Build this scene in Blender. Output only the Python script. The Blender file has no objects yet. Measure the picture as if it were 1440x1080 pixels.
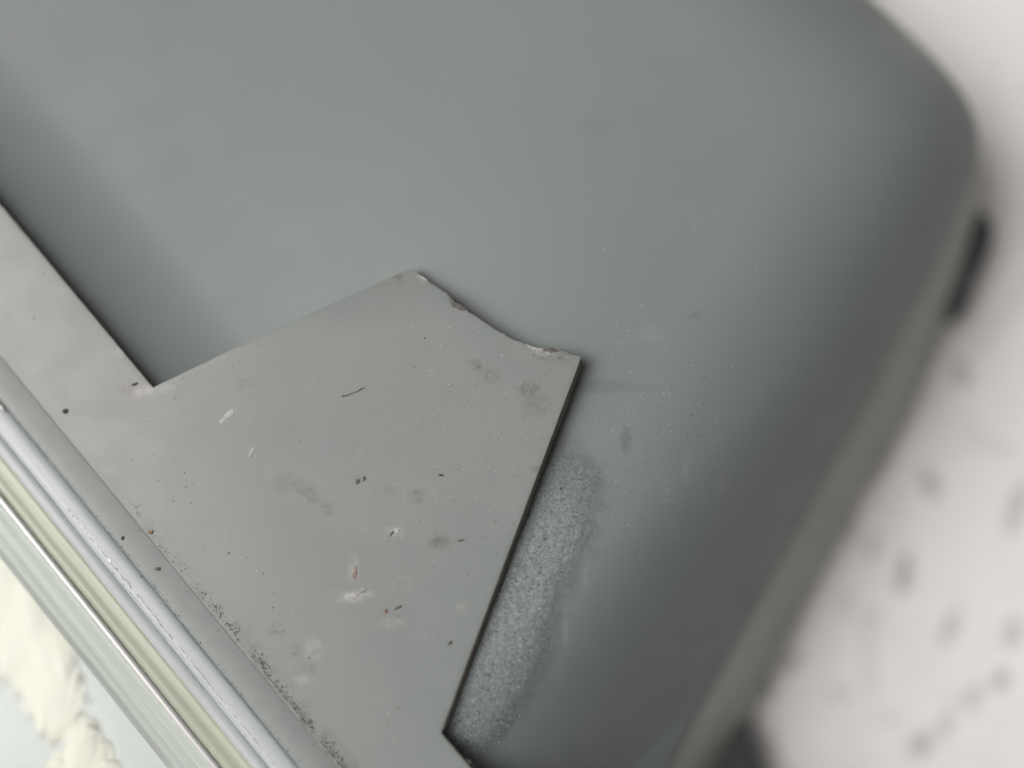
import bpy, bmesh, math, random
from mathutils import Vector, Matrix, noise
from mathutils.geometry import delaunay_2d_cdt

random.seed(11)
SC = bpy.context.scene
COL = SC.collection
MM = 0.001
R = math.radians

# ------------------------------------------------------------------ camera
FPX = 1600.0                       # focal length in photo pixels (lens 40 mm, sensor 36 mm, 1440 px)
DIST = 160.0                       # mm from the lens to the plate; 0.1 mm per photo pixel there
TILT = R(6.5)
off = Vector((0.50, -0.86, 0)).normalized()
cdir = (off * math.sin(TILT) + Vector((0, 0, math.cos(TILT)))).normalized()
CAM = cdir * DIST
zax = cdir
xax = Vector((0, 1, 0)).cross(zax).normalized()
yax = zax.cross(xax).normalized()
ROT = Matrix((xax, yax, zax)).transposed()
cd = bpy.data.cameras.new('camera')
cam = bpy.data.objects.new('camera', cd)
COL.objects.link(cam)
cam.matrix_world = Matrix.Translation(CAM * MM) @ ROT.to_4x4()
cd.lens = 40.0
cd.sensor_width = 36.0
cd.clip_start = 0.005
cd.clip_end = 50.0
cd.dof.use_dof = True
cd.dof.focus_distance = (DIST + 0.6) * MM
cd.dof.aperture_fstop = 2.3
SC.camera = cam

# ------------------------------------------------------------------ light: bright overcast sky, soft sun from the lower left
SUN_EL, SUN_AZ = R(51), math.atan2(-0.97, 0.12)      # azimuth measured from +Y towards +X
world = bpy.data.worlds.new('World')
SC.world = world
world.use_nodes = True
wn = world.node_tree.nodes
bg = wn['Background']
sky = wn.new('ShaderNodeTexSky')
sky.sky_type = 'NISHITA'
sky.sun_disc = False
sky.sun_elevation = SUN_EL
sky.sun_rotation = SUN_AZ
sky.air_density = 0.05
sky.dust_density = 10.0
sky.ozone_density = 0.0
world.node_tree.links.new(sky.outputs[0], bg.inputs[0])
bg.inputs[1].default_value = 0.11
sd = bpy.data.lights.new('sun', 'SUN')
sd.energy = 1.5
sd.angle = R(46)
sd.color = (0.94, 0.985, 1.0)
sun = bpy.data.objects.new('sun', sd)
COL.objects.link(sun)
sdir = Vector((math.sin(SUN_AZ) * math.cos(SUN_EL), math.cos(SUN_AZ) * math.cos(SUN_EL), math.sin(SUN_EL)))
sun.rotation_euler = sdir.to_track_quat('Z', 'Y').to_euler()
sun.location = sdir * 1.0

SC.view_settings.view_transform = 'Standard'
SC.view_settings.look = 'None'
SC.view_settings.exposure = -0.26
SC.view_settings.gamma = 1.0
SC.cycles.use_denoising = True
SC.cycles.max_bounces = 10
SC.cycles.transparent_max_bounces = 24

# ------------------------------------------------------------------ helpers
def at(px, py, z=0.0):
    """the point on the plane z (mm) that lies under photo pixel px, py"""
    d = ROT @ Vector(((px - 720) / FPX, (540 - py) / FPX, -1.0))
    t = (z - CAM.z) / d.z
    return CAM + d * t

def smooth(a, b, x):
    t = max(0.0, min(1.0, (x - a) / (b - a)))
    return t * t * (3 - 2 * t)

def nz(x, y, s, seed=0.0):
    return noise.noise(Vector((x / s, y / s, seed)))

def tag(o, label=None, cat=None, group=None, kind=None):
    if label: o['label'] = label
    if cat: o['category'] = cat
    if group: o['group'] = group
    if kind: o['kind'] = kind
    return o

def link(name, verts, faces, mat, parent=None, smooth_shade=True, attrs=None, mats=None, face_mat=None):
    me = bpy.data.meshes.new(name)
    me.from_pydata([tuple(Vector(v) * MM) for v in verts], [], faces)
    for m in (mats or [mat]):
        me.materials.append(m)
    if smooth_shade:
        me.polygons.foreach_set('use_smooth', [True] * len(me.polygons))
    if face_mat:
        me.polygons.foreach_set('material_index', face_mat)
    for k, vals in (attrs or {}).items():
        a = me.attributes.new(k, 'FLOAT', 'POINT')
        a.data.foreach_set('value', vals)
    me.update()
    o = bpy.data.objects.new(name, me)
    COL.objects.link(o)
    if parent: o.parent = parent
    return o

class NT:
    """small node helper"""
    def __init__(s, name):
        s.m = bpy.data.materials.new(name)
        s.m.use_nodes = True
        s.t = s.m.node_tree
        s.t.nodes.clear()
        s.out = s.t.nodes.new('ShaderNodeOutputMaterial')
    def n(s, kind, ins=None, **props):
        nd = s.t.nodes.new(kind)
        for k, v in props.items():
            setattr(nd, k, v)
        for k, v in (ins or {}).items():
            sock = nd.inputs[k]
            if hasattr(v, 'is_output'):
                s.t.links.new(v, sock)
            else:
                sock.default_value = v
        return nd
    def coord(s, scale=(1000, 1000, 1000), rot=0.0):
        c = s.n('ShaderNodeTexCoord')
        m = s.n('ShaderNodeMapping', {'Vector': c.outputs['Object'], 'Scale': scale, 'Rotation': (0, 0, rot)})
        return m.outputs[0]                                    # millimetres
    def noise(s, vec, scale, detail=4, rough=0.55):
        return s.n('ShaderNodeTexNoise', {'Vector': vec, 'Scale': scale, 'Detail': detail, 'Roughness': rough}).outputs['Fac']
    def ramp(s, fac, a, b, lo=0.0, hi=1.0):
        return s.n('ShaderNodeMapRange', {'Value': fac, 'From Min': a, 'From Max': b, 'To Min': lo, 'To Max': hi}, interpolation_type='SMOOTHSTEP').outputs[0]
    def mix(s, fac, a, b):
        nd = s.t.nodes.new('ShaderNodeMix')
        nd.data_type = 'RGBA'
        for k, v in ((0, fac), (6, a), (7, b)):
            if hasattr(v, 'is_output'):
                s.t.links.new(v, nd.inputs[k])
            else:
                nd.inputs[k].default_value = v if k == 0 else (*v, 1) if len(v) == 3 else v
        return nd.outputs[2]
    def math(s, op, a, b=0.0):
        return s.n('ShaderNodeMath', {0: a, 1: b}, operation=op).outputs[0]
    def attr(s, name):
        return s.n('ShaderNodeAttribute', attribute_name=name).outputs['Fac']
    def bump(s, h, dist, strength=1.0, normal=None):
        ins = {'Height': h, 'Distance': dist * MM, 'Strength': strength}
        if normal is not None: ins['Normal'] = normal
        return s.n('ShaderNodeBump', ins).outputs[0]
    def bsdf(s, col, rough, normal=None, **kw):
        b = s.n('ShaderNodeBsdfPrincipled')
        for k, v in (('Base Color', col), ('Roughness', rough), ('Normal', normal)):
            if v is None: continue
            if hasattr(v, 'is_output'): s.t.links.new(v, b.inputs[k])
            else: b.inputs[k].default_value = (*v, 1) if k == 'Base Color' else v
        for k, v in kw.items():
            k = k.replace('_', ' ')
            if hasattr(v, 'is_output'): s.t.links.new(v, b.inputs[k])
            else: b.inputs[k].default_value = v
        return b.outputs[0]
    def done(s, shader):
        s.t.links.new(shader, s.out.inputs['Surface'])
        return s.m

# ------------------------------------------------------------------ materials
def m_body():
    t = NT('moulded_grey_plastic')
    v = t.coord()
    big = t.noise(v, 0.035, 3)
    col = t.mix(t.ramp(big, 0.35, 0.65), (0.206, 0.243, 0.243), (0.214, 0.250, 0.249))
    sm = t.attr('grime_shade')  # dark smudges, plus the tab corner's painted shadow on the housing
    col = t.mix(sm, col, (0.07, 0.075, 0.065))
    col = t.mix(t.attr('pale'), col, (0.40, 0.41, 0.40))
    fine = t.noise(v, 2.6, 3)
    nrm = t.bump(fine, 0.03, 0.35)
    rough = t.ramp(t.noise(v, 0.12, 4), 0.3, 0.7, 0.42, 0.52)
    return t.done(t.bsdf(col, rough, nrm, Specular_IOR_Level=0.3))

def m_plate():
    t = NT('painted_sheet_metal')
    v = t.coord()
    big = t.noise(v, 0.05, 4)
    col = t.mix(t.ramp(big, 0.35, 0.65), (0.203, 0.236, 0.232), (0.217, 0.248, 0.244))
    col = t.mix(t.attr('rust'), col, (0.27, 0.245, 0.222))
    g = t.noise(v, 0.9, 5, 0.7)
    gr = t.math('MULTIPLY', t.attr('grime_shade'), t.ramp(g, 0.35, 0.62))
    col = t.mix(gr, col, (0.085, 0.08, 0.07))
    pl = t.math('MULTIPLY', t.attr('pale'), t.ramp(g, 0.30, 0.60))
    col = t.mix(pl, col, (0.42, 0.43, 0.42))
    # pin-prick specks in the paint
    vo = t.n('ShaderNodeTexVoronoi', {'Vector': v, 'Scale': 1.15, 'Randomness': 1.0})
    dots = t.ramp(vo.outputs['Distance'], 0.05, 0.10, 1.0, 0.0)
    sel = t.ramp(vo.outputs['Color'], 0.62, 0.66)
    zone = t.ramp(t.noise(v, 0.07, 3), 0.45, 0.62)
    spk = t.math('MULTIPLY', t.math('MULTIPLY', dots, sel), zone)
    col = t.mix(t.math('MULTIPLY', spk, 0.7), col, (0.55, 0.56, 0.54))
    vo2 = t.n('ShaderNodeTexVoronoi', {'Vector': v, 'Scale': 0.62, 'Randomness': 1.0})
    d2 = t.math('MULTIPLY', t.ramp(vo2.outputs['Distance'], 0.04, 0.085, 1.0, 0.0), t.ramp(vo2.outputs['Color'], 0.66, 0.70))
    col = t.mix(t.math('MULTIPLY', d2, 0.6), col, (0.10, 0.10, 0.09))
    h = t.math('ADD', t.math('MULTIPLY', t.noise(v, 2.2, 3), 0.5), t.math('MULTIPLY', t.noise(v, 6.0, 2), 0.35))
    h = t.math('ADD', h, spk)
    nrm = t.bump(h, 0.05, 0.45)
    rough = t.ramp(t.noise(v, 0.2, 4), 0.3, 0.7, 0.36, 0.43)
    return t.done(t.bsdf(col, rough, nrm, Specular_IOR_Level=0.5))

def m_edge():
    t = NT('bare_cut_edge')
    v = t.coord()
    col = t.mix(t.noise(v, 1.2, 5), (0.17, 0.152, 0.118), (0.24, 0.218, 0.175))
    return t.done(t.bsdf(col, 0.75, t.bump(t.noise(v, 3, 4), 0.08, 0.5)))

def m_floor():
    t = NT('pale_stone_floor')
    v = t.coord()
    big = t.noise(v, 0.016, 4)
    col = t.mix(t.ramp(big, 0.3, 0.7), (0.745, 0.765, 0.76), (0.80, 0.82, 0.815))
    vn = t.math('ABSOLUTE', t.math('SUBTRACT', t.noise(v, 0.022, 6, 0.65), 0.5))
    col = t.mix(t.ramp(vn, 0.0, 0.03, 0.10, 0.0), col, (0.45, 0.45, 0.42))
    col = t.mix(t.attr('stain'), col, (0.15, 0.155, 0.14))
    return t.done(t.bsdf(col, 0.5, t.bump(t.noise(v, 0.7, 4), 0.05, 0.3)))

def m_simple(name, a, b, scale=1.0, rough=0.7, **kw):
    t = NT(name)
    v = t.coord()
    n = t.noise(v, scale, 4)
    return t.done(t.bsdf(t.mix(t.ramp(n, 0.3, 0.7), a, b), rough, t.bump(n, 0.1, 0.3), **kw))

def m_clear(name, tint, milk, milk_col, rough, streak=0.5, ior=1.49, bumpd=0.05):
    """clear plastic: tinted see-through, glossy by Fresnel, with refracted streaks and glow painted along it as milkiness"""
    t = NT(name)
    v = t.coord((16, 1100, 1000))
    s1 = t.noise(v, 1.0, 3)
    v2 = t.coord()
    s2 = t.noise(v2, 0.25, 4)
    nrm = t.bump(t.math('ADD', s1, t.math('MULTIPLY', s2, 0.4)), bumpd, 0.6)
    tr = t.n('ShaderNodeBsdfTransparent', {'Color': (*tint, 1)}).outputs[0]
    df = t.n('ShaderNodeBsdfDiffuse', {'Color': (*milk_col, 1), 'Normal': nrm}).outputs[0]
    tl = t.n('ShaderNodeBsdfTranslucent', {'Color': (*milk_col, 1)}).outputs[0]
    body = t.n('ShaderNodeMixShader', {0: 0.4, 1: df, 2: tl}).outputs[0]
    fac = t.ramp(s1, 0.5 - streak * 0.4, 0.5 + streak * 0.4, milk * 0.72, min(1.0, milk * 1.2))
    base = t.n('ShaderNodeMixShader', {0: fac, 1: tr, 2: body}).outputs[0]
    gl = t.n('ShaderNodeBsdfGlossy', {'Color': (1, 1, 1, 1), 'Roughness': rough, 'Normal': nrm}).outputs[0]
    fr = t.n('ShaderNodeFresnel', {'IOR': ior, 'Normal': nrm}).outputs[0]
    return t.done(t.n('ShaderNodeMixShader', {0: fr, 1: base, 2: gl}).outputs[0])

def m_reflection_petal():  # cream of the pane's reflections, carried as surface colour
    t = NT('cream_reflection_petal')
    v = t.coord()
    n = t.noise(v, 0.35, 4)
    col = t.mix(t.ramp(n, 0.3, 0.7), (0.98, 0.915, 0.825), (0.985, 0.94, 0.87))
    a = t.bsdf(col, 0.6)
    b = t.n('ShaderNodeBsdfTranslucent', {'Color': (0.95, 0.86, 0.72, 1)}).outputs[0]
    return t.done(t.n('ShaderNodeMixShader', {0: 0.15, 1: a, 2: b}).outputs[0])

def m_residue():
    t = NT('dried_glue_residue')
    v = t.coord()
    n = t.noise(v, 2.6, 4, 0.75)
    vo = t.n('ShaderNodeTexVoronoi', {'Vector': v, 'Scale': 2.6}).outputs['Distance']
    col = t.mix(t.ramp(n, 0.32, 0.68), (0.145, 0.175, 0.185), (0.285, 0.328, 0.34))
    pits = t.math('MULTIPLY', t.ramp(vo, 0.06, 0.22, 1.0, 0.0), t.ramp(t.noise(v, 0.5, 3), 0.45, 0.6))
    col = t.mix(t.math('MULTIPLY', pits, 0.75), col, (0.06, 0.06, 0.06))
    nrm = t.bump(t.math('SUBTRACT', n, t.math('MULTIPLY', pits, 0.8)), 0.16, 0.7)
    sh = t.bsdf(col, 0.5, nrm)
    tr = t.n('ShaderNodeBsdfTransparent').outputs[0]
    edge = t.math('ADD', t.attr('mask'), t.math('MULTIPLY', t.math('SUBTRACT', t.noise(v, 0.8, 6, 0.75), 0.5), 0.8))
    fac = t.math('MULTIPLY', t.ramp(edge, 0.0, 1.15), t.ramp(t.attr('mask'), 0.0, 0.5))
    return t.done(t.n('ShaderNodeMixShader', {0: fac, 1: tr, 2: sh}).outputs[0])

M = dict(
    body=m_body(), plate=m_plate(), edge=m_edge(), floor=m_floor(), petal=m_reflection_petal(), residue=m_residue(),
    rubber=m_simple('dark_rubber', (0.05, 0.06, 0.06), (0.07, 0.08, 0.08), 0.4, 0.6),
    dark=m_simple('dark_dirt', (0.035, 0.033, 0.028), (0.085, 0.08, 0.07), 3, 0.9),
    grey=m_simple('grey_dirt', (0.08, 0.08, 0.075), (0.18, 0.175, 0.165), 3, 0.9),
    pale=m_simple('pale_flake', (0.37, 0.395, 0.395), (0.50, 0.52, 0.52), 3, 0.7),
    brown=m_simple('brown_flake', (0.20, 0.155, 0.125), (0.34, 0.29, 0.25), 3, 0.8),
    rustbit=m_simple('rust_red_flake', (0.20, 0.12, 0.08), (0.34, 0.24, 0.17), 3, 0.8),
    paint=m_simple('grey_paint_chip', (0.27, 0.28, 0.27), (0.38, 0.38, 0.37), 2, 0.6),
    base=m_simple('beige_floor_light', (0.38, 0.395, 0.37), (0.43, 0.445, 0.415), 0.08, 0.5),  # floor light mirrored on the housing's lower side, given as beige
    band=m_simple('grey_frame_plastic', (0.235, 0.27, 0.268), (0.258, 0.29, 0.287), 0.35, 0.45),
    clear=m_clear('clear_plastic', (0.92, 0.96, 0.97), 0.85, (0.86, 0.94, 0.975), 0.42, 0.9, 1.55),
    green=m_clear('green_garden_reflection', (0.86, 0.93, 0.78), 0.75, (0.80, 0.88, 0.75), 0.35, 0.9),  # garden green mirrored in the panel, painted as a tint
    bead=m_clear('white_highlight_edge', (0.92, 0.98, 0.96), 1.0, (0.95, 0.985, 0.98), 0.32, 0.5, 2.5),  # near-white: the highlight line is painted into the colour
    glint=m_simple('painted_glints', (0.93, 0.95, 0.94), (0.97, 0.98, 0.97), 1.0, 0.22, Metallic=0.7),  # mirror-bright white that draws the glints
    sage=m_clear('sage_plastic_edge', (0.78, 0.87, 0.83), 0.7, (0.80, 0.88, 0.845), 0.15, 0.6),
    pane=m_clear('clear_pane', (0.94, 0.965, 0.96), 0.02, (0.70, 0.76, 0.74), 0.05, 0.6, 1.25, 0.01),
)

# ------------------------------------------------------------------ layout lines (mm, from photo pixels)
P0, P1 = at(215, 545), at(620, 1030)
EP = (P1 - P0).normalized()                       # along the strip, towards the lower right
EQ = Vector((EP.y, -EP.x, 0))                     # across it, towards the lower left
if EQ.dot(at(100, 900) - P0) < 0: EQ = -EQ
def pq(p, q, z=0.0):
    v = P0 + EP * p + EQ * q
    return Vector((v.x, v.y, z))
def to_pq(x, y):
    v = Vector((x, y, 0)) - Vector((P0.x, P0.y, 0))
    return v.dot(EP), v.dot(EQ)

ZBASE, ZFLOOR = -45.0, -50.0

# ------------------------------------------------------------------ floor
FLECKS = [(1272, 805, 8, 30, -14, .75), (1335, 880, 9, 30, -28, .42), (1228, 770, 12, 12, 0, .5), (1308, 680, 18, 14, 30, .55),
          (1352, 525, 16, 14, 0, .55), (1430, 715, 12, 40, -20, .45), (1424, 890, 14, 24, -10, .4), (1408, 956, 16, 12, 0, .55),
          (1371, 978, 12, 14, 0, .4), (1330, 1020, 10, 16, -10, .4), (1300, 1045, 10, 18, -25, .55), (1283, 1050, 10, 12, 0, .4),
          (1222, 930, 7, 60, 3, .22), (1224, 865, 11, 12, 0, .3), (1188, 852, 14, 12, 0, .25), (1180, 975, 20, 10, 0, .2),
          (1198, 745, 12, 14, 0, .4), (1077, 963, 11, 14, 0, .8), (1112, 930, 13, 16, 0, .5), (1238, 655, 20, 22, 0, .35),
          (1340, 890, 12, 12, 0, .3), (1360, 985, 30, 10, 20, .22), (1390, 620, 40, 12, -30, .12), (1250, 1010, 24, 10, 0, .15)]
def flecks():
    out = []
    for px, py, rx, ry, a, s in FLECKS:
        c = at(px, py, ZFLOOR)
        k = (CAM.z - ZFLOOR) / DIST * 0.1
        if abs(rx - ry) < 5: rx, ry, a = rx * .62, ry * 1.5, a + random.uniform(-60, 25)
        out.append((c.x, c.y, rx * k, ry * k, R(a), s * .9))
    return out
FL = flecks()
va, vb = at(1445, 405, ZFLOOR), at(1270, 610, ZFLOOR)
def stain(x, y):
    s = 0.0
    for cx, cy, rx, ry, a, k in FL:
        dx, dy = x - cx, y - cy
        if dx * dx + dy * dy > 120: continue
        u = dx * math.cos(a) + dy * math.sin(a)
        v = -dx * math.sin(a) + dy * math.cos(a)
        e = (u / rx) ** 2 + (v / ry) ** 2
        e *= 1 + 0.6 * nz(x, y, 1.2, cx)
        s = max(s, k * smooth(1.5, 0.5, e))
    d = (vb - va).xy; L = d.length; d = d / L
    w = Vector((x, y)) - va.xy
    t = w.dot(d); q = abs(w.x * d.y - w.y * d.x)
    if -5 < t < L + 5: s = max(s, 0.16 * smooth(1.3, 0.2, q) * smooth(L, L * 0.5, t))
    return s
def grid_lines(lo, hi, step):
    a = [-1500, -700, -350, -200]
    n = int((hi - lo) / step)
    return [x for x in a if x < lo - 5] + [lo + i * step for i in range(n + 1)] + [x for x in (150, 200, 350, 700, 1500) if x > hi + 5]
xs = grid_lines(20, 110, 0.8); ys = grid_lines(-95, 60, 0.8)
vs, st = [], []
for y in ys:
    for x in xs:
        vs.append((x, y, ZFLOOR)); st.append(stain(x, y))
nx = len(xs)
fs = [(j * nx + i, j * nx + i + 1, (j + 1) * nx + i + 1, (j + 1) * nx + i) for j in range(len(ys) - 1) for i in range(nx - 1)]
floor = link('floor', vs, fs, M['floor'], attrs={'stain': st})
tag(floor, 'pale stone floor with small grey flecks, out of focus below', kind='structure')

# ------------------------------------------------------------------ grey housing
ZRIM = -29.0
ra, rb = at(1394, 178, ZRIM), at(962, 1000, ZRIM)             # lower rim of the right-hand wall
ta, tb = at(1225, 2, -22), at(1345, 108, -22)                 # the far wall, seen along its shoulder
def halfplane(a, b, inside):
    d = (b - a).xy.normalized(); n = Vector((-d.y, d.x))
    if n.dot(inside.xy - a.xy) < 0: n = -n
    return (n, n.dot(a.xy))
CEN = at(640, 500, 0)
QS = 17.5
PL = [halfplane(ra, rb, CEN), halfplane(ta, tb, CEN),
      halfplane(pq(0, QS), pq(10, QS), CEN), halfplane(at(-700, 0), at(-900, 900), CEN)]
PL[1] = (PL[1][0], PL[1][1] - 3.0)
PL[0] = (PL[0][0], PL[0][1] - 2.4)
KS = 6.0
def inner(x, y):
    v = Vector((x, y))
    ds = [n.dot(v) - c for n, c in PL]
    ds[2] *= 4.0
    m = min(ds)
    return m - KS * math.log(sum(math.exp(-(d - m) / KS) for d in ds))
B0, B1 = at(690, 980, 0).xy, at(790, 430, 0).xy
DR = 33.0
HC = at(250, 120)
PE = to_pq(*at(700, 890).xy)[0]
def top(x, y):
    p = Vector((x, y)); ab = B1 - B0
    t = max(0, min(1, (p - B0).dot(ab) / ab.length_squared))
    r2 = (p - B0 - ab * t).length_squared
    e = max(0.0, to_pq(x, y)[0] - PE)
    e = min(e, 30.0)
    h = max(0.0, (x - HC.x) * -0.6 + (y - HC.y) * 0.8)
    return -6.2 + (4.7 - 1.4 * t) * math.exp(-r2 / (2 * 23.0 ** 2)) + 0.0015 * h * h * smooth(130, 60, h) - 0.016 * e * e
def body_z(x, y, d=None):
    if d is None: d = inner(x, y)
    f = min(1.0, max(0.0, 1 - max(d, 0) / DR))
    t = top(x, y)
    pp, q = to_pq(x, y)                     # the housing sweeps up to the strip along the notch, and carries it
    k = max(0.0, min(1.0, (q + 15.0) / 15.3)) ** 2 * smooth(26, 4, pp)
    t += (-1.42 - t) * k
    t += (-1.45 - 0.09 * max(0, q - 2) - t) * smooth(0.5, 2.2, q)
    w = 1 - max(0.0, 1 - f ** 2.35) ** 0.68
    return t * (1 - w) + ZRIM * w
NA, NR = 520, 92
vs, faces, gr, pa = [], [], [], []
BODY_GRIME_SHADE = [(978, 444, 5, 5, 0.34), (880, 618, 6, 20, 0.32), (845, 543, 40, 10, 0.17), (900, 545, 30, 6, 0.09), (835, 180, 30, 12, 0.06), (330, 477, 9, 6, 0.00)]  # real smudges, and the tab corner's cast shadow painted in
BODY_PALE = [(965, 660, 4, 22, .22), (938, 690, 3, 16, .22), (985, 690, 4, 20, .10), (915, 470, 22, 12, .10), (1015, 680, 12, 20, .05), (795, 885, 4, 26, .28), (822, 800, 5, 32, .2), (772, 908, 7, 10, .25), (835, 740, 8, 30, .12)]
def blob(x, y, lst, z):
    s = 0
    for px, py, rx, ry, k in lst:
        c = at(px, py, z)
        s = max(s, k * smooth(1.6, 0.3, ((x - c.x) / rx / .105) ** 2 + ((y - c.y) / ry / .105) ** 2))
    return s
def ray(th):
    return Vector((math.cos(th), math.sin(th)))
c0 = Vector((CEN.x, CEN.y))
dc = inner(*c0)
vs.append((c0.x, c0.y, body_z(*c0))); gr.append(0); pa.append(0)
for i in range(NA):
    u = ray(2 * math.pi * i / NA)
    lo, hi = 0.0, 400.0
    for _ in range(40):
        mid = (lo + hi) / 2
        if inner(*(c0 + u * mid)) > 0: lo = mid
        else: hi = mid
    for j in range(1, NR + 1):
        s = j / NR
        p = c0 + u * lo * (1 - (1 - s) ** 1.35 * (1 - 0.0))
        z = body_z(p.x, p.y, None if j < NR else 0.0)
        vs.append((p.x, p.y, z))
        vis = -75 < p.x < 80 and -60 < p.y < 60
        gr.append(blob(p.x, p.y, BODY_GRIME_SHADE, z) if vis else 0); pa.append(blob(p.x, p.y, BODY_PALE, z) if vis else 0)
for i in range(NA):
    k = (i + 1) % NA
    faces.append((0, 1 + i * NR, 1 + k * NR))
    for j in range(NR - 1):
        faces.append((1 + i * NR + j, 1 + i * NR + j + 1, 1 + k * NR + j + 1, 1 + k * NR + j))
# turned-under rim and bottom
base0 = len(vs)
for i in range(NA):
    x, y, z = vs[i * NR + NR]
    p = c0 + (Vector((x, y)) - c0) * 0.975
    vs.append((p.x, p.y, ZRIM - 1.5)); gr.append(0); pa.append(0)
for i in range(NA):
    k = (i + 1) % NA
    faces.append((i * NR + NR, base0 + i, base0 + k, k * NR + NR))
faces.append(tuple(base0 + i for i in range(NA))[::-1])
vs_rim = [vs[i * NR + NR] for i in range(NA)]
housing = link('grey_housing', vs, faces, M['body'], attrs={'grime_shade': gr, 'pale': pa})
tag(housing, 'large smooth grey housing with rounded corner standing on the pale floor', 'housing')

# beige skirt under the right-hand rim: mirrored floor light put into colour and shape
BASE = [(1385, 190), (1386, 250), (1377, 310), (1360, 380), (1330, 455), (1270, 598), (1210, 692), (1160, 790), (1114, 880), (1050, 1012), (985, 1130), (940, 1215)]
bp = [at(x, y, ZBASE).xy for x, y in BASE]
bpol = [(math.atan2((p - c0).y, (p - c0).x), (p - c0).length) for p in bp]
vs, faces = [], []
LV = 9
rimr = []
for i in range(NA):
    x, y, z = vs_rim[i]
    u = Vector((x, y)) - c0; r = u.length; u /= r
    th = math.atan2(u.y, u.x)
    e = r * 0.97
    for (t0, r0), (t1, r1) in zip(bpol, bpol[1:]):
        if t1 <= th <= t0:
            a0, a1 = c0 + r0 * ray(t0), c0 + r1 * ray(t1)
            dd = a1 - a0; den = u.x * dd.y - u.y * dd.x
            e = max(e, ((a0 - c0).x * dd.y - (a0 - c0).y * dd.x) / den)
    rimr.append((u, r, e))
sm = [x[2] for x in rimr]
for _ in range(3):
    sm = [(sm[i - 1] + sm[i] * 2 + sm[(i + 1) % NA]) / 4 for i in range(NA)]
for i in range(NA):
    u, r, _e = rimr[i]; e = sm[i]
    for j in range(LV):
        t = j / (LV - 1)
        rr = r * 0.985 + (e - r * 0.985) * t ** 0.9
        p = c0 + u * rr
        vs.append((p.x, p.y, ZRIM + 0.6 + (ZBASE - ZRIM - 0.6) * t ** 1.15))
    p = c0 + u * (e * 0.985); vs.append((p.x, p.y, ZBASE - 1.6))
for i in range(NA):
    k = (i + 1) % NA
    for j in range(LV):
        faces.append((i * (LV + 1) + j, i * (LV + 1) + j + 1, k * (LV + 1) + j + 1, k * (LV + 1) + j))
faces.append(tuple(i * (LV + 1) + LV for i in range(NA))[::-1])
link('floor_light_shell', vs, faces, M['base'], housing)

# feet under the housing
def prism(name, pts, z0, z1, mat, parent, rnd=1.0):
    n = len(pts)
    c = sum((Vector(p) for p in pts), Vector((0, 0))) / n
    rings = []
    for z, k in ((z0, 1.0), (z1 - rnd, 1.0), (z1 - rnd * .3, .96), (z1, .86)):
        rings.append([(c.x + (p[0] - c.x) * k, c.y + (p[1] - c.y) * k, z) for p in pts])
    v = [q for r in rings for q in r]
    f = [(r * n + i, r * n + (i + 1) % n, (r + 1) * n + (i + 1) % n, (r + 1) * n + i) for r in range(3) for i in range(n)]
    f.append(tuple(3 * n + i for i in range(n)))
    f.append(tuple(range(n))[::-1])
    return link(name, v, f, mat, parent)
def outline(pts, n=8):
    """closed smooth outline through points"""
    out = []
    m = len(pts)
    for i in range(m):
        p0, p1, p2, p3 = (Vector(pts[(i + k - 1) % m]) for k in range(4))
        for s in range(n):
            t = s / n
            out.append(0.5 * ((2 * p1) + (-p0 + p2) * t + (2 * p0 - 5 * p1 + 4 * p2 - p3) * t * t + (-p0 + 3 * p1 - 3 * p2 + p3) * t ** 3))
    return [(p.x, p.y) for p in out]
def foot(pix, z1):
    o = outline([at(x, y, -46).xy for x, y in pix])
    return prism('foot', o, ZFLOOR, z1, M['rubber'], housing)
foot([(1352, 305), (1380, 308), (1387, 332), (1376, 368), (1356, 410), (1347, 443), (1328, 455), (1318, 420), (1330, 360)], -42.0)
foot([(1000, 1010), (1040, 1012), (1056, 1042), (1070, 1090), (1070, 1140), (960, 1140), (960, 1060)], -42.0)

# ------------------------------------------------------------------ glue residue beside the plate
RES = [(815, 570), (850, 610), (885, 640), (885, 700), (866, 770), (836, 830), (818, 880), (812, 930), (790, 975), (765, 1020), (735, 1055), (700, 1095),
       (600, 1090), (540, 1040), (570, 960), (610, 850), (660, 720), (700, 620), (760, 560)]
poly = [at(x, y, -2.5).xy for x, y in RES]
def inside_dist(p, poly):
    ins = False; best = 1e9
    n = len(poly)
    for i in range(n):
        a, b = poly[i], poly[(i + 1) % n]
        if (a.y > p.y) != (b.y > p.y) and p.x < (b.x - a.x) * (p.y - a.y) / (b.y - a.y) + a.x: ins = not ins
        ab = b - a; t = max(0, min(1, (p - a).dot(ab) / ab.length_squared))
        best = min(best, (p - a - ab * t).length)
    return best if ins else -best
EA, EB = at(817, 503).xy, at(620, 1031).xy
def plate_dist(p):
    d = (EB - EA).normalized()
    return abs((p.x - EA.x) * d.y - (p.y - EA.y) * d.x)
x0, x1 = min(p.x for p in poly) - 2, max(p.x for p in poly) + 2
y0, y1 = min(p.y for p in poly) - 2, max(p.y for p in poly) + 2
ST = 0.3
nx, ny = int((x1 - x0) / ST), int((y1 - y0) / ST)
idx, vs, mk = {}, [], []
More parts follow.
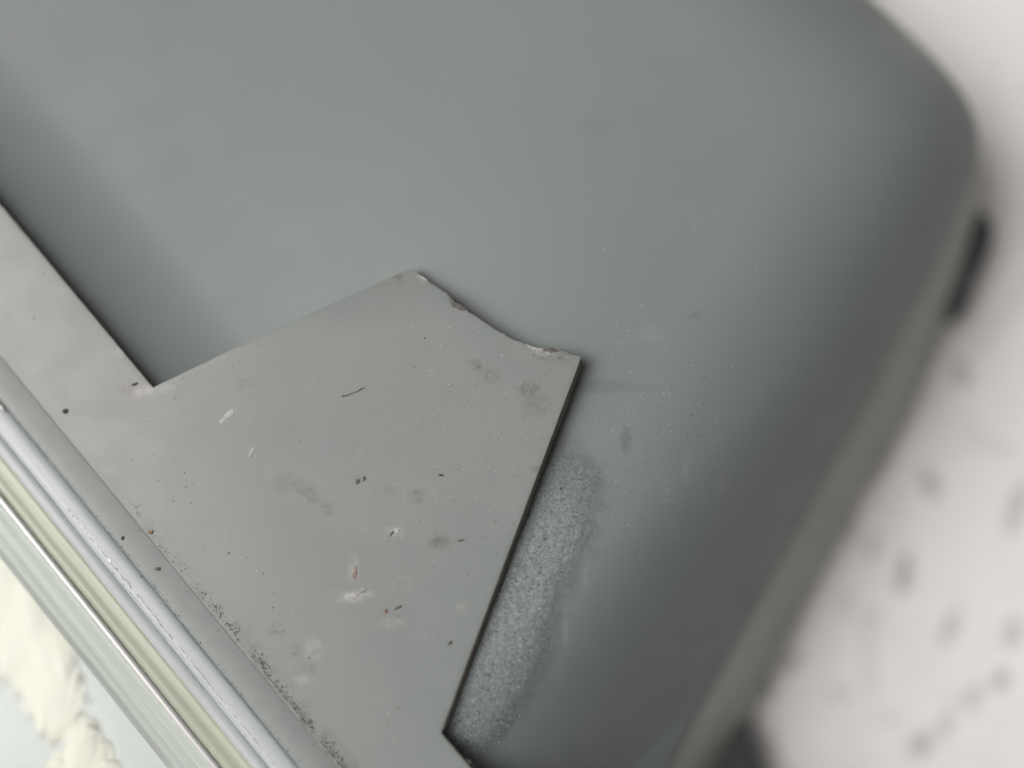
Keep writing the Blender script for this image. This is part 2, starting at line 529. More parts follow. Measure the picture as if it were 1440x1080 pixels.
for j in range(ny):
    for i in range(nx):
        p = Vector((x0 + i * ST, y0 + j * ST))
        d = inside_dist(p, poly)
        if d < -1.2: continue
        pp = at(760, 600, -2.5); up = smooth(-8, 18, pp.y - p.y)
        far = plate_dist(p)
        m = smooth(-1.0, 7.5, d + 1.2 * nz(p.x, p.y, 2.5, 33)) * (0.30 + 0.70 * up) * (0.30 + 0.70 * smooth(18.0, 5.0, far + 3 * nz(p.x, p.y, 4, 61)))
        h = 0.03 + m * (0.10 + 0.10 * nz(p.x, p.y, 0.9, 3) + 0.08 * nz(p.x, p.y, 0.4, 5))
        idx[i, j] = len(vs)
        vs.append((p.x, p.y, body_z(p.x, p.y) + max(0.02, h))); mk.append(m)
fs = [(idx[i, j], idx[i + 1, j], idx[i + 1, j + 1], idx[i, j + 1]) for (i, j) in idx
      if (i + 1, j) in idx and (i + 1, j + 1) in idx and (i, j + 1) in idx]
tag(link('glue_residue', vs, fs, M['residue'], housing, attrs={'mask': mk}), 'rough whitish residue patch along the plate edge')

# ------------------------------------------------------------------ the plate: long strip with one tab
TH = 1.25
def lerp_pts(pix, step=0.45, jag=0.0, seed=0):
    pts = [at(x, y).xy for x, y in pix]
    out = []
    for a, b in zip(pts, pts[1:]):
        n = max(1, int((b - a).length / step))
        nrm = Vector((-(b - a).y, (b - a).x)).normalized()
        for i in range(n):
            p = a + (b - a) * i / n
            out.append(p + nrm * jag * (nz(p.x, p.y, 0.9, seed) + 0.6 * nz(p.x, p.y, 0.35, seed + 7)))
    return out
QW = 14.2
OUT = []
s0, s1 = pq(-140, 0).xy, P0.xy
def seg(a, b, jag=0.05, seed=1, step=0.45):
    n = max(1, int((b - a).length / step)); nrm = Vector((-(b - a).y, (b - a).x)).normalized()
    return [a + (b - a) * i / n + nrm * jag * nz(*(a + (b - a) * i / n), 1.3, seed) for i in range(n)]
A, B, Cc, D = at(215, 545).xy, at(576, 373).xy, at(817, 503).xy, at(620, 1031).xy
OUT += seg(pq(-140, 0).xy, A, 0.06)
OUT += seg(A, B, 0.07, 2)
CURVE = [(576, 373), (598, 391), (628, 412), (636, 424), (656, 436), (676, 450), (698, 464), (720, 476), (745, 487), (760, 491), (770, 494), (782, 492), (796, 493), (817, 503)]
OUT += lerp_pts(CURVE, 0.22, 0.16, 4)
OUT += seg(Cc, D, 0.05, 5)
OUT += seg(D, pq(190, 0).xy, 0.06, 6)
OUT += seg(pq(190, 0).xy, pq(190, QW).xy, 0, 7, 2)
OUT += seg(pq(190, QW).xy, pq(-140, QW).xy, 0.05, 8, 0.7)
OUT += seg(pq(-140, QW).xy, pq(-140, 0).xy, 0, 9, 2)
n = len(OUT)
area = sum(OUT[i].x * OUT[(i + 1) % n].y - OUT[(i + 1) % n].x * OUT[i].y for i in range(n))
if area < 0: OUT.reverse()
INN = []
for i in range(n):
    t = (OUT[(i + 2) % n] - OUT[i - 2]).normalized()
    INN.append(OUT[i] + Vector((-t.y, t.x)) * 0.13)
pts = [Vector(p) for p in OUT]
edges = [(i, (i + 1) % n) for i in range(n)]
inner_ok = []
gridp = []
g = 0.75
def fast_inside(p):
    p_, q_ = to_pq(p.x, p.y)
    return 0.5 < q_ < QW - 0.4 and -139.5 < p_ < 189.5
tabpoly = [A + (D - A) * 0.0, B] + [at(x, y).xy for x, y in CURVE[1:]] + [D]
for iy in range(int(-95 / g), int(60 / g)):
    for ix in range(int(-95 / g), int(40 / g)):
        p = Vector((ix * g + 0.2 * nz(ix * 7.1, iy * 3.3, 1), iy * g + 0.2 * nz(ix * 2.7, iy * 5.9, 1.1)))
        if fast_inside(p):
            gridp.append(p)
        elif -0.0 >= -1 and -60 < p.x < 12 and -52 < p.y < 20:
            q_ = to_pq(p.x, p.y)[1]
            if q_ <= 0.5 and inside_dist(p, tabpoly) > 0.45 or (-0.5 <= q_ <= 0.5 and 1.0 < to_pq(p.x, p.y)[0] < (D - A).length - 1.0):
                gridp.append(p)
ninn0 = len(pts)
pts += INN + gridp
res = delaunay_2d_cdt(pts, edges, [], 1, 1e-5)
ov, oe, of, orig = res[0], res[1], res[2], res[3]
isout = [any(k < n for k in o) for o in orig]
bA, bB = at(330, 492).xy, at(700, 455).xy
def bend(p):
    d = (bB - bA).normalized()
    h = -(p.x - bA.x) * d.y + (p.y - bA.y) * d.x
    return -2.0 * (max(0.0, h) / 9.0) ** 1.7 if to_pq(p.x, p.y)[1] < -2 else 0.0
def plate_z(x, y):
    p = Vector((x, y)); q = to_pq(x, y)[1]
    b = 0.035 * nz(x, y, 9, 2) - 0.14 * smooth(QW - 2.2, QW, q) + bend(p)
    u = max(0.0, q + 2)
    return b - 0.0032 * u * u
# smudges on the plate: (px, py, rx, ry, angle, strength)
GRIME = [(330, 477, 10, 6, -20, .9), (553, 384, 8, 6, 0, .7), (545, 390, 14, 9, 0, .3), (345, 480, 26, 6, 25, .25), (430, 690, 26, 10, -40, .45), (462, 715, 10, 8, 0, .5), (400, 680, 18, 14, 0, .3), (670, 515, 16, 7, -35, .6),
         (690, 530, 10, 6, 0, .5), (745, 548, 16, 9, 0, .65), (755, 570, 20, 14, 0, .35), (617, 762, 14, 9, 0, .7), (586, 698, 12, 10, 0, .6),
         (790, 500, 16, 8, 0, .8), (775, 503, 20, 6, 0, .4), (180, 545, 14, 9, 0, .35), (390, 886, 10, 6, 0, .7), (565, 822, 9, 7, 0, .5), (504, 673, 12, 8, 0, .35),
         (430, 940, 12, 8, 0, .45), (414, 916, 9, 7, 0, .4), (500, 800, 16, 12, 0, .3), (342, 540, 10, 6, 0, .3), (412, 600, 8, 6, 0, .2), (755, 660, 8, 6, 0, .4), (548, 690, 10, 6, 0, .3)]
RUST = [(360, 560, 60, 40, 0, 0.14), (425, 560, 40, 60, 0, 0.09), (190, 540, 34, 22, 30, 0.24), (235, 560, 34, 14, 0, 0.17), (420, 680, 50, 30, -30, 0.18), (590, 690, 26, 16, 0, 0.17), (760, 500, 60, 18, -20, 0.10),
        (560, 395, 40, 18, 0, 0.17), (540, 530, 60, 80, 0, 0.04), (330, 600, 40, 40, 0, 0.10), (500, 815, 24, 30, 0, 0.12), (780, 560, 30, 40, 0, 0.06)]
PALE = [(322, 583, 16, 4, 40, 0.32), (202, 549, 16, 7, 15, 0.68), (230, 546, 22, 5, 25, 0.48), (168, 494, 8, 5, 0, 0.48), (497, 800, 10, 16, 0, 0.48), (500, 838, 24, 7, 10, 0.64), (555, 748, 9, 9, 0, 0.48), (440, 912, 12, 14, 0, 0.40), (425, 958, 10, 7, 0, 0.40),
        (550, 876, 16, 5, 10, 0.48), (568, 822, 14, 10, 0, 0.20), (765, 493, 14, 6, 0, 0.72), (590, 388, 10, 3, -35, 0.64), (150, 660, 8, 6, 0, 0.24), (520, 700, 90, 60, 0, 0.08), (640, 620, 120, 120, 0, 0.05), (352, 637, 3, 8, 30, 0.24), (650, 855, 10, 6, 0, 0.24)]
def smudge(lst):
    return [(at(px, py).x, at(px, py).y, rx * .1, ry * .1, R(a), k) for px, py, rx, ry, a, k in lst]
G_, RU_, PA_ = smudge(GRIME), smudge(RUST), smudge(PALE)
def sm_val(x, y, lst):
    s = 0
    for cx, cy, rx, ry, a, k in lst:
        dx, dy = x - cx, y - cy
        mr = max(rx, ry) * 1.6
        if abs(dx) > mr or abs(dy) > mr: continue
        u = dx * math.cos(a) + dy * math.sin(a); v = -dx * math.sin(a) + dy * math.cos(a)
        s = max(s, k * smooth(1.9, 0.2, (u / rx) ** 2 + (v / ry) ** 2))
    return s
vs, gr, ru, pa = [], [], [], []
for k, p in enumerate(ov):
    p_, q_ = to_pq(p.x, p.y)
    z = plate_z(p.x, p.y)
    if isout[k]: z -= 0.02
    vs.append((p.x, p.y, z))
    line = smooth(-5, 60, p_) * smooth(2.6, 0.3, abs(q_ - (QW - 1.0))) * 0.75 * max(0, min(1, .55 + 1.4 * nz(p.x, p.y, 2.2, 9)))
    gr.append(max(sm_val(p.x, p.y, G_), line))
    ru.append(sm_val(p.x, p.y, RU_)); pa.append(sm_val(p.x, p.y, PA_))
faces = [tuple(f) for f in of]
fm = [0] * len(faces)
om = {}
for k, o in enumerate(orig):
    for q in o:
        if q < n: om[q] = k
lay = []
OUT = [p.copy() for p in OUT]
for dz, ins in ((-0.02, 0.0), (-0.35, 0.0), (-TH + 0.12, 0.0), (-TH, 0.10)):
    r0 = len(vs)
    for i in range(n):
        q = OUT[i] * 1.0 + (INN[i] - OUT[i]) * (ins / 0.13)
        jz = 0.05 * nz(q.x, q.y, 0.6, 20) * (dz < -.1)
        zz = dz + jz + plate_z(OUT[i].x, OUT[i].y)
        w_ = (OUT[i] - Cc).dot((D - Cc).normalized()); h_ = abs((OUT[i] - Cc).cross((D - Cc).normalized()) if False else ((OUT[i] - Cc).x * (D - Cc).normalized().y - (OUT[i] - Cc).y * (D - Cc).normalized().x))
        if h_ < 0.3 and 0 <= w_ <= (D - Cc).length:                # sheared edge slopes outward
            k_ = smooth(-0.2, 1.4, w_) * smooth((D - Cc).length + .2, (D - Cc).length - 0.8, w_)
            nn = Vector((-(D - Cc).y, (D - Cc).x)).normalized()
            q = q + nn * (0.55 + 0.12 * nz(w_, 0, 5, 4)) * k_ * min(1.0, -dz / TH)
        vs.append((q.x, q.y, zz)); gr.append(0); ru.append(0); pa.append(0)
    lay.append(r0)
for i in range(n):
    k = (i + 1) % n
    if i in om and k in om and om[i] != om[k]:
        pass
    for a, b in ((0, 1), (1, 2), (2, 3)):
        faces.append((lay[a] + i, lay[b] + i, lay[b] + k, lay[a] + k)); fm.append(1)
faces.append(tuple(lay[3] + i for i in range(n))[::-1]); fm.append(1)
plate = link('mounting_plate', vs, faces, None, attrs={'grime_shade': gr, 'rust': ru, 'pale': pa}, mats=[M['plate'], M['edge']], face_mat=fm)
tag(plate, 'flat grey painted metal plate with a broken tab lying over the grey housing', 'metal plate')

# chips of paint lifting at the broken end of the tab: parts of the plate
def flake(name, pix, z, h, mat, parent=None, jit=0.12, label=None, tilt=0.0):
    """a small irregular flake with thickness, outline given in photo pixels"""
    p = [at(x, y, z).xy for x, y in pix]
    c = sum(p, Vector((0, 0))) / len(p)
    o = []
    for i in range(len(p)):
        a, b = p[i], p[(i + 1) % len(p)]
        for t in (0.0, 0.34, 0.67):
            q = a + (b - a) * t
            o.append(q + Vector((random.uniform(-jit, jit), random.uniform(-jit, jit))) * (0.5 if t == 0 else 1))
    m = len(o)
    v = []
    for kz, ks in ((0.0, 1.0), (0.7, 0.97), (1.0, 0.75)):
        for q in o:
            w = c + (q - c) * ks
            v.append((w.x, w.y, z + h * kz + (tilt * (w - c).y if kz > 0 else 0) + (random.uniform(0, .25) * h if kz > .5 else 0)))
    v.append((c.x, c.y, z + h * 1.1))
    f = [(r * m + i, r * m + (i + 1) % m, (r + 1) * m + (i + 1) % m, (r + 1) * m + i) for r in range(2) for i in range(m)]
    f += [(2 * m + i, 2 * m + (i + 1) % m, 3 * m) for i in range(m)]
    f.append(tuple(range(m))[::-1])
    ob = link(name, v, f, mat, parent, smooth_shade=False)
    if label: ob['label'] = label
    return ob
flake('paint_flake', [(627, 411), (634, 419), (640, 425), (652, 431), (658, 437), (647, 436), (636, 431), (632, 424)], -0.25, 0.22, M['grey'], plate, 0.1, 'dark lifted paint flake at the torn edge')
flake('paint_flake', [(738, 483), (750, 488), (764, 489), (766, 495), (758, 496), (748, 491)], -0.10, 0.2, M['paint'], plate, 0.12, 'whitish bare flake at the torn edge')
flake('paint_flake', [(766, 490), (776, 489), (786, 493), (774, 497)], -0.1, 0.16, M['grey'], plate, 0.1)
flake('paint_flake', [(788, 491), (800, 494), (816, 502), (800, 497)], -0.12, 0.2, M['grey'], plate, 0.06)
flake('paint_flake', [(590, 387), (598, 391), (603, 396), (595, 393)], -0.05, 0.12, M['pale'], plate, 0.05)

# ------------------------------------------------------------------ clear plastic panel in its grey frame, along the lower left
panel = bpy.data.objects.new('clear_panel', None)
COL.objects.link(panel)
ang = math.atan2(EP.y, EP.x)
PZ = -0.80
panel.location = Vector((P0.x, P0.y, PZ)) * MM
panel.rotation_euler = (0, 0, ang)
sgn = 1 if Vector((-EP.y, EP.x, 0)).dot(EQ) > 0 else -1     # local y of the panel runs along sgn*EQ
tag(panel, 'clear plastic panel, green and white reflections painted along its ridged edge, in a narrow grey frame', 'plastic panel')
def extrude(name, prof, mat, p0=-140, p1=190, step=1.5, jit=0.0, jscale=6.0, seed=0, close=True, label=None):
    """prof: list of (q, z) closed outline, swept along the strip (panel coordinates)"""
    m = len(prof)
    k = int((p1 - p0) / step)
    v, f = [], []
    for i in range(k + 1):
        p = p0 + (p1 - p0) * i / k
        for a, (q, z) in enumerate(prof):
            dq = jit * nz(p, a * 0.35, jscale, seed); dz = jit * nz(p, a * 0.35, jscale, seed + 31) - (0.4 * smooth(25, 95, p) * smooth(15.2, 14.5, q) - 0.02 * (q < 14.15) if name == 'frame' else 0)
            v.append((p, sgn * (q + dq), z + dz))
    for i in range(k):
        for a in range(m):
            b = (a + 1) % m
            f.append((i * m + a, i * m + b, (i + 1) * m + b, (i + 1) * m + a))
    f.append(tuple(range(m))); f.append(tuple(k * m + a for a in range(m))[::-1])
    o = link(name, v, f, mat, panel, smooth_shade=name != 'pane')
    if label: o['label'] = label
    bm = bmesh.new(); bm.from_mesh(o.data); bmesh.ops.recalc_face_normals(bm, faces=bm.faces); bm.to_mesh(o.data); bm.free()
    return o
def arc(cq, cz, rq, rz, a0, a1, n=10):
    return [(cq + rq * math.cos(R(a0 + (a1 - a0) * i / n)), cz + rz * math.sin(R(a0 + (a1 - a0) * i / n))) for i in range(n + 1)]
# grey frame: rises gently outward from the joint
extrude('frame', [(14.10, -1.6), (14.10, -0.34), (14.22, -0.22), (14.5, -0.17), (15.4, -0.06), (16.6, 0.05), (17.6, 0.08), (18.1, 0.0), (18.35, -0.3), (18.4, -6)], M['band'], jit=0.03, seed=1)
# first clear ridge, next to the frame
extrude('clear_ridge', [(18.45, -6), (18.45, -0.35)] + arc(20.0, -0.3, 1.5, 0.55, 170, 10, 10) + [(21.55, -0.4), (21.55, -6)], M['clear'], jit=0.08, jscale=9, seed=2)
def chips(p0, p1, q0, z, count):
    v, f = [], []
    for _ in range(count):
        p = random.uniform(p0, p1); L = random.uniform(.12, .75); w = random.uniform(.03, .085)
        q = q0 + random.gauss(0, .05) + 0.12 * nz(p, 0, 5, 3); b_ = len(v); sk = random.uniform(-.08, .08)
        for (i, j, k) in ((1, sk, 0), (-1, -sk, 0), (random.uniform(-.4, .4), 1, .1), (random.uniform(-.4, .4), -1, .1), (random.uniform(-.3, .3), random.uniform(-.6, .6), 1)):
            v.append((p + i * L, sgn * (q + (j * w if abs(i) < .9 else j)), z + k * w * random.uniform(.7, 1.3)))
        f += [tuple(b_ + t for t in q_) for q_ in ((0, 2, 4), (2, 1, 4), (1, 3, 4), (3, 0, 4))]
    return v, f
v, f = chips(5, 120, 20.5, 0.24, 420)
v2, f2 = chips(8, 120, 21.15, 0.02, 160)
f += [tuple(len(v) + i for i in t) for t in f2]; v += v2
link('edge_glints', v, f, M['glint'], panel, smooth_shade=False)  # broken white glints modelled as bright slivers
extrude('edge_glints', [(18.5, -0.2)] + arc(18.8, 0.0, 0.22, 0.16, 180, 0, 6) + [(19.1, -0.2)], M['bead'], p0=-60, p1=-12, step=0.22, jit=0.2, jscale=0.7, seed=13)  # further glints, in the painted highlight material
# second clear ridge, then garden green and a white highlight, both mirrored light put into colour
extrude('clear_ridge', [(21.6, -6), (21.6, -0.6)] + arc(22.55, -0.5, 0.9, 0.45, 170, 10, 8) + [(23.5, -0.6), (23.5, -6)], M['clear'], jit=0.06, jscale=12, seed=4)
extrude('green_reflection', [(23.55, -7), (23.55, -0.9), (24.2, -1.0), (25.0, -1.08), (25.6, -1.06), (25.9, -0.9), (26.3, -0.97), (26.9, -1.0), (26.9, -7)], M['green'], jit=0.10, jscale=14, seed=5)
extrude('highlight_bead', [(26.95, -7), (26.95, -0.9)] + arc(27.45, -0.88, 0.5, 0.32, 170, 10, 10) + [(28.0, -0.95), (28.0, -7)], M['bead'], jit=0.05, jscale=16, seed=6)
extrude('sage_edge', [(28.05, -7), (28.05, -1.2), (28.65, -1.5), (29.6, -1.9), (31.0, -2.2), (33.6, -2.9), (33.6, -7)], M['sage'], jit=0.05, jscale=14, seed=7)
extrude('pane', [(33.65, -6.4), (33.65, -3.3), (36, -3.6), (60, -5.2), (110, -8.0), (110, -11.0), (60, -8.2)], M['pane'], jit=0.04, jscale=20, seed=8)

# ------------------------------------------------------------------ the pane's cream reflections, modelled as petals beneath it
PC = at(70, 920, -19)
def petal(parent, base, tip, width, z, curl=1.2, cup=2.0):
    a, b = at(*base, z), at(*tip, z)
    d = (b - a); L = d.length; d.normalize(); s = Vector((-d.y, d.x, 0))
    nu, nv = 14, 9
    v = []
    for side in (0, 1):
        for i in range(nu):
            u = i / (nu - 1)
            w = width * 0.155 * (math.sin(math.pi * (0.06 + 0.94 * u) ** 0.75) ** 0.7 + 0.04) * 0.5
            for j in range(nv):
                t = -1 + 2 * j / (nv - 1)
                q = a + d * (L * u) + s * (w * t)
                zz = z + curl * math.sin(math.pi * u * 0.9) - cup * (1 - t * t) * -0.6 - 0.25 * abs(math.sin(t * 5)) - 0.35 * side
                zz += 0.5 * ((q.x - PC.x) * 0.94 - (q.y - PC.y) * 0.3)      # the spray leans to the left
                v.append((q.x, q.y, zz))
    f = []
    N = nu * nv
    for i in range(nu - 1):
        for j in range(nv - 1):
            k = i * nv + j
            f.append((k, k + 1, k + nv + 1, k + nv)); f.append((N + k, N + k + nv, N + k + nv + 1, N + k + 1))
    rim = [i * nv for i in range(nu)] + [(nu - 1) * nv + j for j in range(1, nv)] + [i * nv + nv - 1 for i in range(nu - 2, -1, -1)] + [j for j in range(nv - 2, 0, -1)]
    for i in range(len(rim)):
        x, y = rim[i], rim[(i + 1) % len(rim)]
        f.append((x, N + x, N + y, y))
    return link('petal', v, f, M['petal'], parent)
def reflection(label, z, reflection_stem, petals):
    root = bpy.data.objects.new('cream_reflection', None); COL.objects.link(root)
    tag(root, label, 'reflection')
    for k, (b, t, w) in enumerate(petals):
        petal(root, b, t, w, z + 0.35 * (k % 3) + 0.1 * k)
    v, f = [], []
    pts_ = [at(x, y, z + 0.4) for x, y in reflection_stem]
    pts_ = [Vector((p.x, p.y, p.z + 0.5 * ((p.x - PC.x) * 0.94 - (p.y - PC.y) * 0.3))) for p in pts_]
    for i, p in enumerate(pts_):
        for a in range(6):
            v.append((p.x + 0.28 * math.cos(a * math.pi / 3), p.y + 0.28 * math.sin(a * math.pi / 3), p.z - 1.2 + 0.28 * math.sin(a * math.pi / 3 + .5)))
    for i in range(len(pts_) - 1):
        for a in range(6):
            f.append((i * 6 + a, i * 6 + (a + 1) % 6, (i + 1) * 6 + (a + 1) % 6, (i + 1) * 6 + a))
    link('reflection_stem', v, f, M['petal'], root)
    return root
reflection('larger cream flower with overlapping petals, modelled behind the clear panel', -20.0, [(-60, 760), (10, 815), (60, 880), (110, 940), (140, 985)],
       [((-10, 790), (-40, 900), 60), ((12, 812), (0, 930), 64), ((30, 835), (-10, 965), 62), ((52, 862), (20, 985), 60), ((72, 890), (48, 1010), 58),
        ((92, 915), (70, 1032), 56), ((112, 940), (88, 1040), 46), ((40, 850), (100, 985), 40), ((-30, 780), (-80, 960), 70), ((75, 880), (116, 960), 30), ((15, 815), (60, 920), 34)])
reflection('smaller cream flower near the bottom edge, modelled behind the clear panel', -20.0, [(145, 1000), (175, 1040), (205, 1085), (240, 1130)],
       [((148, 1000), (118, 1062), 40), ((128, 1050), (86, 1062), 18), ((150, 1010), (128, 1090), 44), ((165, 1025), (150, 1130), 48), ((182, 1050), (170, 1150), 46), ((200, 1075), (195, 1170), 44), ((110, 1060), (92, 1120), 40)])

# ------------------------------------------------------------------ grit: one mesh per surface, real grains
def grain(v, f, x, y, z, s, el=1.0, flat=0.5):
    b = len(v); a = random.uniform(0, math.pi)
    ca, sa = math.cos(a), math.sin(a)
    for (i, j, k) in ((1, 0, 0), (-1, 0, 0), (0, 1, 0), (0, -1, 0), (0, 0, 1), (0, 0, -1)):
        u = i * s * el * random.uniform(.6, 1.2) + random.uniform(-.25, .25) * s; w = j * s * random.uniform(.6, 1.2) + random.uniform(-.25, .25) * s
        v.append((x + u * ca - w * sa, y + u * sa + w * ca, z + k * s * flat * random.uniform(.6, 1.2) + s * flat * 0.5))
    for t in ((0, 2, 4), (2, 1, 4), (1, 3, 4), (3, 0, 4), (2, 0, 5), (1, 2, 5), (3, 1, 5), (0, 3, 5)):
        f.append(tuple(b + q for q in t))
def in_tab(p): return inside_dist(p, tabpoly) > 0.3
bags = {k: ([], []) for k in ('dark', 'grey', 'pale')}
def on_plate(p):
    q = to_pq(p.x, p.y)
    return (0.2 < q[1] < QW - 0.2) or in_tab(p)
# scattered specks
for _ in range(1700):
    px, py = random.uniform(0, 820), random.uniform(360, 1080)
    p = at(px, py).xy
    if not on_plate(p): continue
    if nz(p.x, p.y, 14, 77) + random.uniform(-.5, .5) < 0.05: continue
    k = random.choices(('dark', 'grey', 'pale'), (4, 2, 4))[0]
    s = random.choice((.035, .04, .05, .05, .06, .07, .08, .11))
    grain(*bags[k], p.x, p.y, plate_z(p.x, p.y), s, random.uniform(1, 2.2), 0.4)
# pale prickle near the middle of the tab
for _ in range(700):
    px, py = random.gauss(660, 70), random.gauss(620, 70)
    p = at(px, py).xy
    if in_tab(p): grain(*bags['pale' if random.random() < .75 else 'grey'], p.x, p.y, plate_z(p.x, p.y), random.uniform(.035, .075), random.uniform(1, 1.8), 0.4)
# dirt packed along the joint
for _ in range(5600):
    t = random.random() ** 0.6
    pp = 5 + 92 * t
    clump = nz(pp, 0, 3.2, 50)
    if clump + random.uniform(-.35, .35) + 0.35 * t < 0.12: continue
    q = QW - 0.35 - abs(random.gauss(0, 0.55)) - max(0, clump) * random.uniform(.2, 1.7)
    p = pq(pp, q)
    s = (.03 + .07 * random.random() + .12 * random.random() ** 5) * (0.5 + 0.75 * t)
    grain(*bags[random.choices(('dark', 'grey'), (3, 4))[0]], p.x, p.y, plate_z(p.x, p.y) - .01, s, random.uniform(1, 1.7), 0.5)
for _ in range(300):                       # and along the outer side of the frame
    t = random.random()
    p = pq(-35 + 140 * t, 17.9 + random.gauss(0, .22))
    grain(*bags[random.choice(('dark', 'grey', 'grey'))], p.x, p.y, PZ + 0.02, random.uniform(.04, .13), random.uniform(1, 1.6), 0.5)
for _ in range(60):
    p = pq(random.uniform(-30, 100), random.uniform(14.6, 17.8))
    grain(*bags['dark'], p.x, p.y, PZ - 0.02, random.uniform(.04, .10), random.uniform(1, 1.6), 0.5)
for _ in range(120):                       # bits in the joint itself, low end
    p = pq(random.uniform(55, 100), QW + 0.05 + random.gauss(0, .08))
    grain(*bags['dark'], p.x, p.y, PZ - 0.4, random.uniform(.08, .16), 1.3, 0.6)
for _ in range(420):                       # loose bits on the housing right of the tab
    px, py = random.gauss(900, 70), random.gauss(610, 110)
    if px < 830: continue
    p = at(px, py, -4).xy
    grain(*bags[random.choices(('dark', 'grey', 'pale'), (2, 3, 4))[0]], p.x, p.y, body_z(p.x, p.y), random.uniform(.03, .09), random.uniform(1, 2.4), 0.4)
names = {'dark': 'dark grit scattered over the plate and packed along its joint', 'grey': 'grey grit on the plate and its joint', 'pale': 'pale dust specks scattered over the plate'}
for k, (v, f) in bags.items():
    o = link(k + '_grit' if k != 'pale' else 'pale_dust', v, f, M[k], smooth_shade=False)
    tag(o, names[k], 'dirt', kind='stuff')
rb_ = {k: ([], []) for k in ('dark', 'pale', 'grey')}
for _ in range(6500):
    px, py = random.uniform(610, 880), random.uniform(580, 1075)
    p = at(px, py, -2.5).xy
    d = inside_dist(p, poly)
    if d < 0 or random.random() > smooth(-.5, 4, d) * smooth(590, 830, py) * smooth(11, 3, plate_dist(p)): continue
    if nz(p.x, p.y, 2.5, 90) + random.uniform(-.4, .4) < -0.1: continue
    k = random.choices(('dark', 'pale', 'grey'), (3, 4, 3))[0]
    grain(*rb_[k], p.x, p.y, body_z(p.x, p.y) + 0.03 + 0.13 * smooth(12, 4, plate_dist(p)), .03 + .05 * random.random() + .09 * random.random() ** 5, random.uniform(1, 1.9), 0.4)
for k, (v, f) in rb_.items():
    o = link('residue_grit', v, f, M[k], housing, smooth_shade=False)
    o['kind'] = 'stuff'

# ------------------------------------------------------------------ crumbs and flakes large enough to pick out
def lump(name, px, py, rx, ry, ang_, h, mat, label, cat, z=0.0, sub=2, rough=0.28, group=None):
    c = at(px, py, z); rx *= .82; ry *= .82
    if z == 0.0:
        c = at(px, py, plate_z(c.x, c.y)) if to_pq(c.x, c.y)[1] < QW else at(px, py, PZ)
    bm = bmesh.new()
    bmesh.ops.create_icosphere(bm, subdivisions=sub, radius=1.0)
    sd_ = random.uniform(0, 90)
    a = -R(ang_)
    v = []
    for x in bm.verts:
        k = 1 + rough * 2 * noise.noise(x.co * 1.7 + Vector((sd_, 0, 0)))
        u, w, t = x.co.x * rx * .1 * k, x.co.y * ry * .1 * k, x.co.z * h * k
        v.append((u * math.cos(a) - w * math.sin(a), u * math.sin(a) + w * math.cos(a), max(0, t + h * 0.35) + 0.02))
    f = [tuple(q.index for q in g_.verts) for g_ in bm.faces]
    bm.free()
    o = link(name, v, f, mat, smooth_shade=False)
    o.location = c * MM
    return tag(o, label, cat, group)
lump('dirt_crumb', 92, 578, 4.6, 4.0, 0, .18, M['dark'], 'lone round black crumb on the strip left of the notch', 'crumb')
lump('dark_splinter', 190, 540, 7, 2, -22, .10, M['dark'], 'short black splinter beside the inner corner of the notch', 'splinter')
lump('paint_chip', 320, 584, 15, 4.2, -42, .05, M['pale'], 'elongated pale scuffed chip on the tab right of the notch', 'paint chip', rough=.45)
lump('white_sliver', 354, 636, 10, 2.2, -62, .05, M['pale'], 'thin whitish sliver on the plate below the scuffed chip', 'sliver', rough=.15)
lump('rust_crumb', 212, 748, 5.5, 3.2, -15, .15, M['rustbit'], 'small orange-brown crumb on the strip beside the grey frame', 'crumb')
lump('brown_crumb', 542, 859, 3.4, 3.6, 20, .15, M['rustbit'], 'tiny reddish brown crumb in the lower half of the plate', 'crumb')
lump('dark_splinter', 560, 854, 6.5, 2.4, -25, .10, M['grey'], 'grey splinter right of the tiny reddish brown crumb', 'splinter')
lump('white_flake', 558, 746, 5, 4, -40, .07, M['pale'], 'whitish flake with a dark stalk in the middle of the plate', 'flake')
lump('dark_splinter', 551, 750, 6, 1.6, -50, .07, M['grey'], 'dark stalk touching the whitish flake in the middle of the plate', 'splinter')
lump('pale_flake', 499, 806, 3, 10, 8, .08, M['brown'], 'upright brownish flake above the pale flake cluster', 'flake', rough=.4)
lump('pale_flake', 494, 837, 12, 4.2, -12, .06, M['pale'], 'broad pale flake at the base of the flake cluster', 'flake', rough=.45)
lump('pale_flake', 510, 831, 7, 2.8, -25, .12, M['paint'], 'small grey flake on the right of the flake cluster', 'flake', rough=.45)
lump('dirt_crumb', 503, 677, 3.4, 4.4, 20, .10, M['grey'], 'left and larger of the two close dark crumbs above the plate centre', 'crumb')
lump('dirt_crumb', 512, 673, 2.4, 4.2, 0, .10, M['grey'], 'right and narrower of the two close dark crumbs above the plate centre', 'crumb')
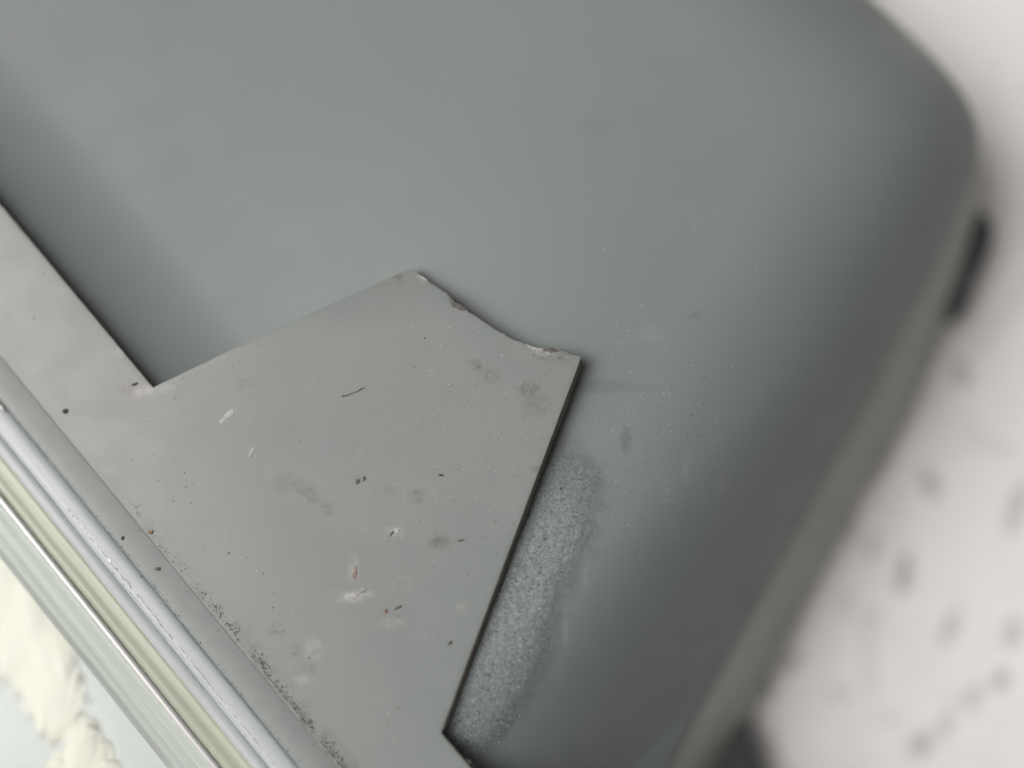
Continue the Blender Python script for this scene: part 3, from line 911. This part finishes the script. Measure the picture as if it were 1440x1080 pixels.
lump('dark_splinter', 633, 904, 4.6, 2.0, -45, .12, M['dark'], 'black splinter near the plate edge facing the residue', 'splinter')
lump('dark_splinter', 648, 760, 6, 1.6, -15, .08, M['grey'], 'thin grey splinter in the right part of the plate', 'splinter')
lump('dark_splinter', 620, 668, 5, 1.5, 5, .08, M['dark'], 'thin dark splinter right of the two close dark crumbs', 'splinter')
lump('dirt_crumb', 805, 637, 4.2, 4.0, 0, .2, M['dark'], 'dark round crumb on the housing just right of the tab edge', 'crumb', z=-3.8)
lump('dirt_crumb', 797, 611, 4.6, 4.2, 0, .2, M['grey'], 'grey crumb half in the tab shadow on the housing', 'crumb', z=-4.0)
lump('white_flake', 914, 520, 1.8, 3.6, 0, .12, M['pale'], 'tiny white flake on the housing far right of the tab corner', 'flake', z=-6.0)
lump('white_flake', 658, 1071, 6, 4, 30, .2, M['pale'], 'pale flake at the bottom end of the residue patch', 'flake', z=-1.6)
lump('dirt_crumb', 173, 757, 3, 3.8, 0, .14, M['dark'], 'black crumb on the grey frame left of the orange-brown crumb', 'crumb')
lump('dirt_crumb', 222, 800, 4.6, 3, 0, .12, M['grey'], 'oval grey crumb on the grey frame below the orange-brown crumb', 'crumb')
# a hair-thin fibre
v, f = [], []
fp = [(481, 557), (487, 556), (494, 553), (501, 551), (507, 547), (512, 545)]
pts_ = [at(x, y, plate_z(at(x, y).x, at(x, y).y) + 0.10 + .05 * (i % 2)) for i, (x, y) in enumerate(fp)]
for i, p in enumerate(pts_):
    r = (.09, .045, .035, .04, .08, .04)[i]
    for a in range(6):
        v.append((p.x + r * .4 * math.cos(a * math.pi / 3), p.y + r * math.cos(a * math.pi / 3 + .6), p.z + r * math.sin(a * math.pi / 3)))
for i in range(len(pts_) - 1):
    for a in range(6):
        f.append((i * 6 + a, i * 6 + (a + 1) % 6, (i + 1) * 6 + (a + 1) % 6, (i + 1) * 6 + a))
tag(link('fibre', v, f, M['dark']), 'thin dark hair-like fibre lying on the upper tab', 'fibre')
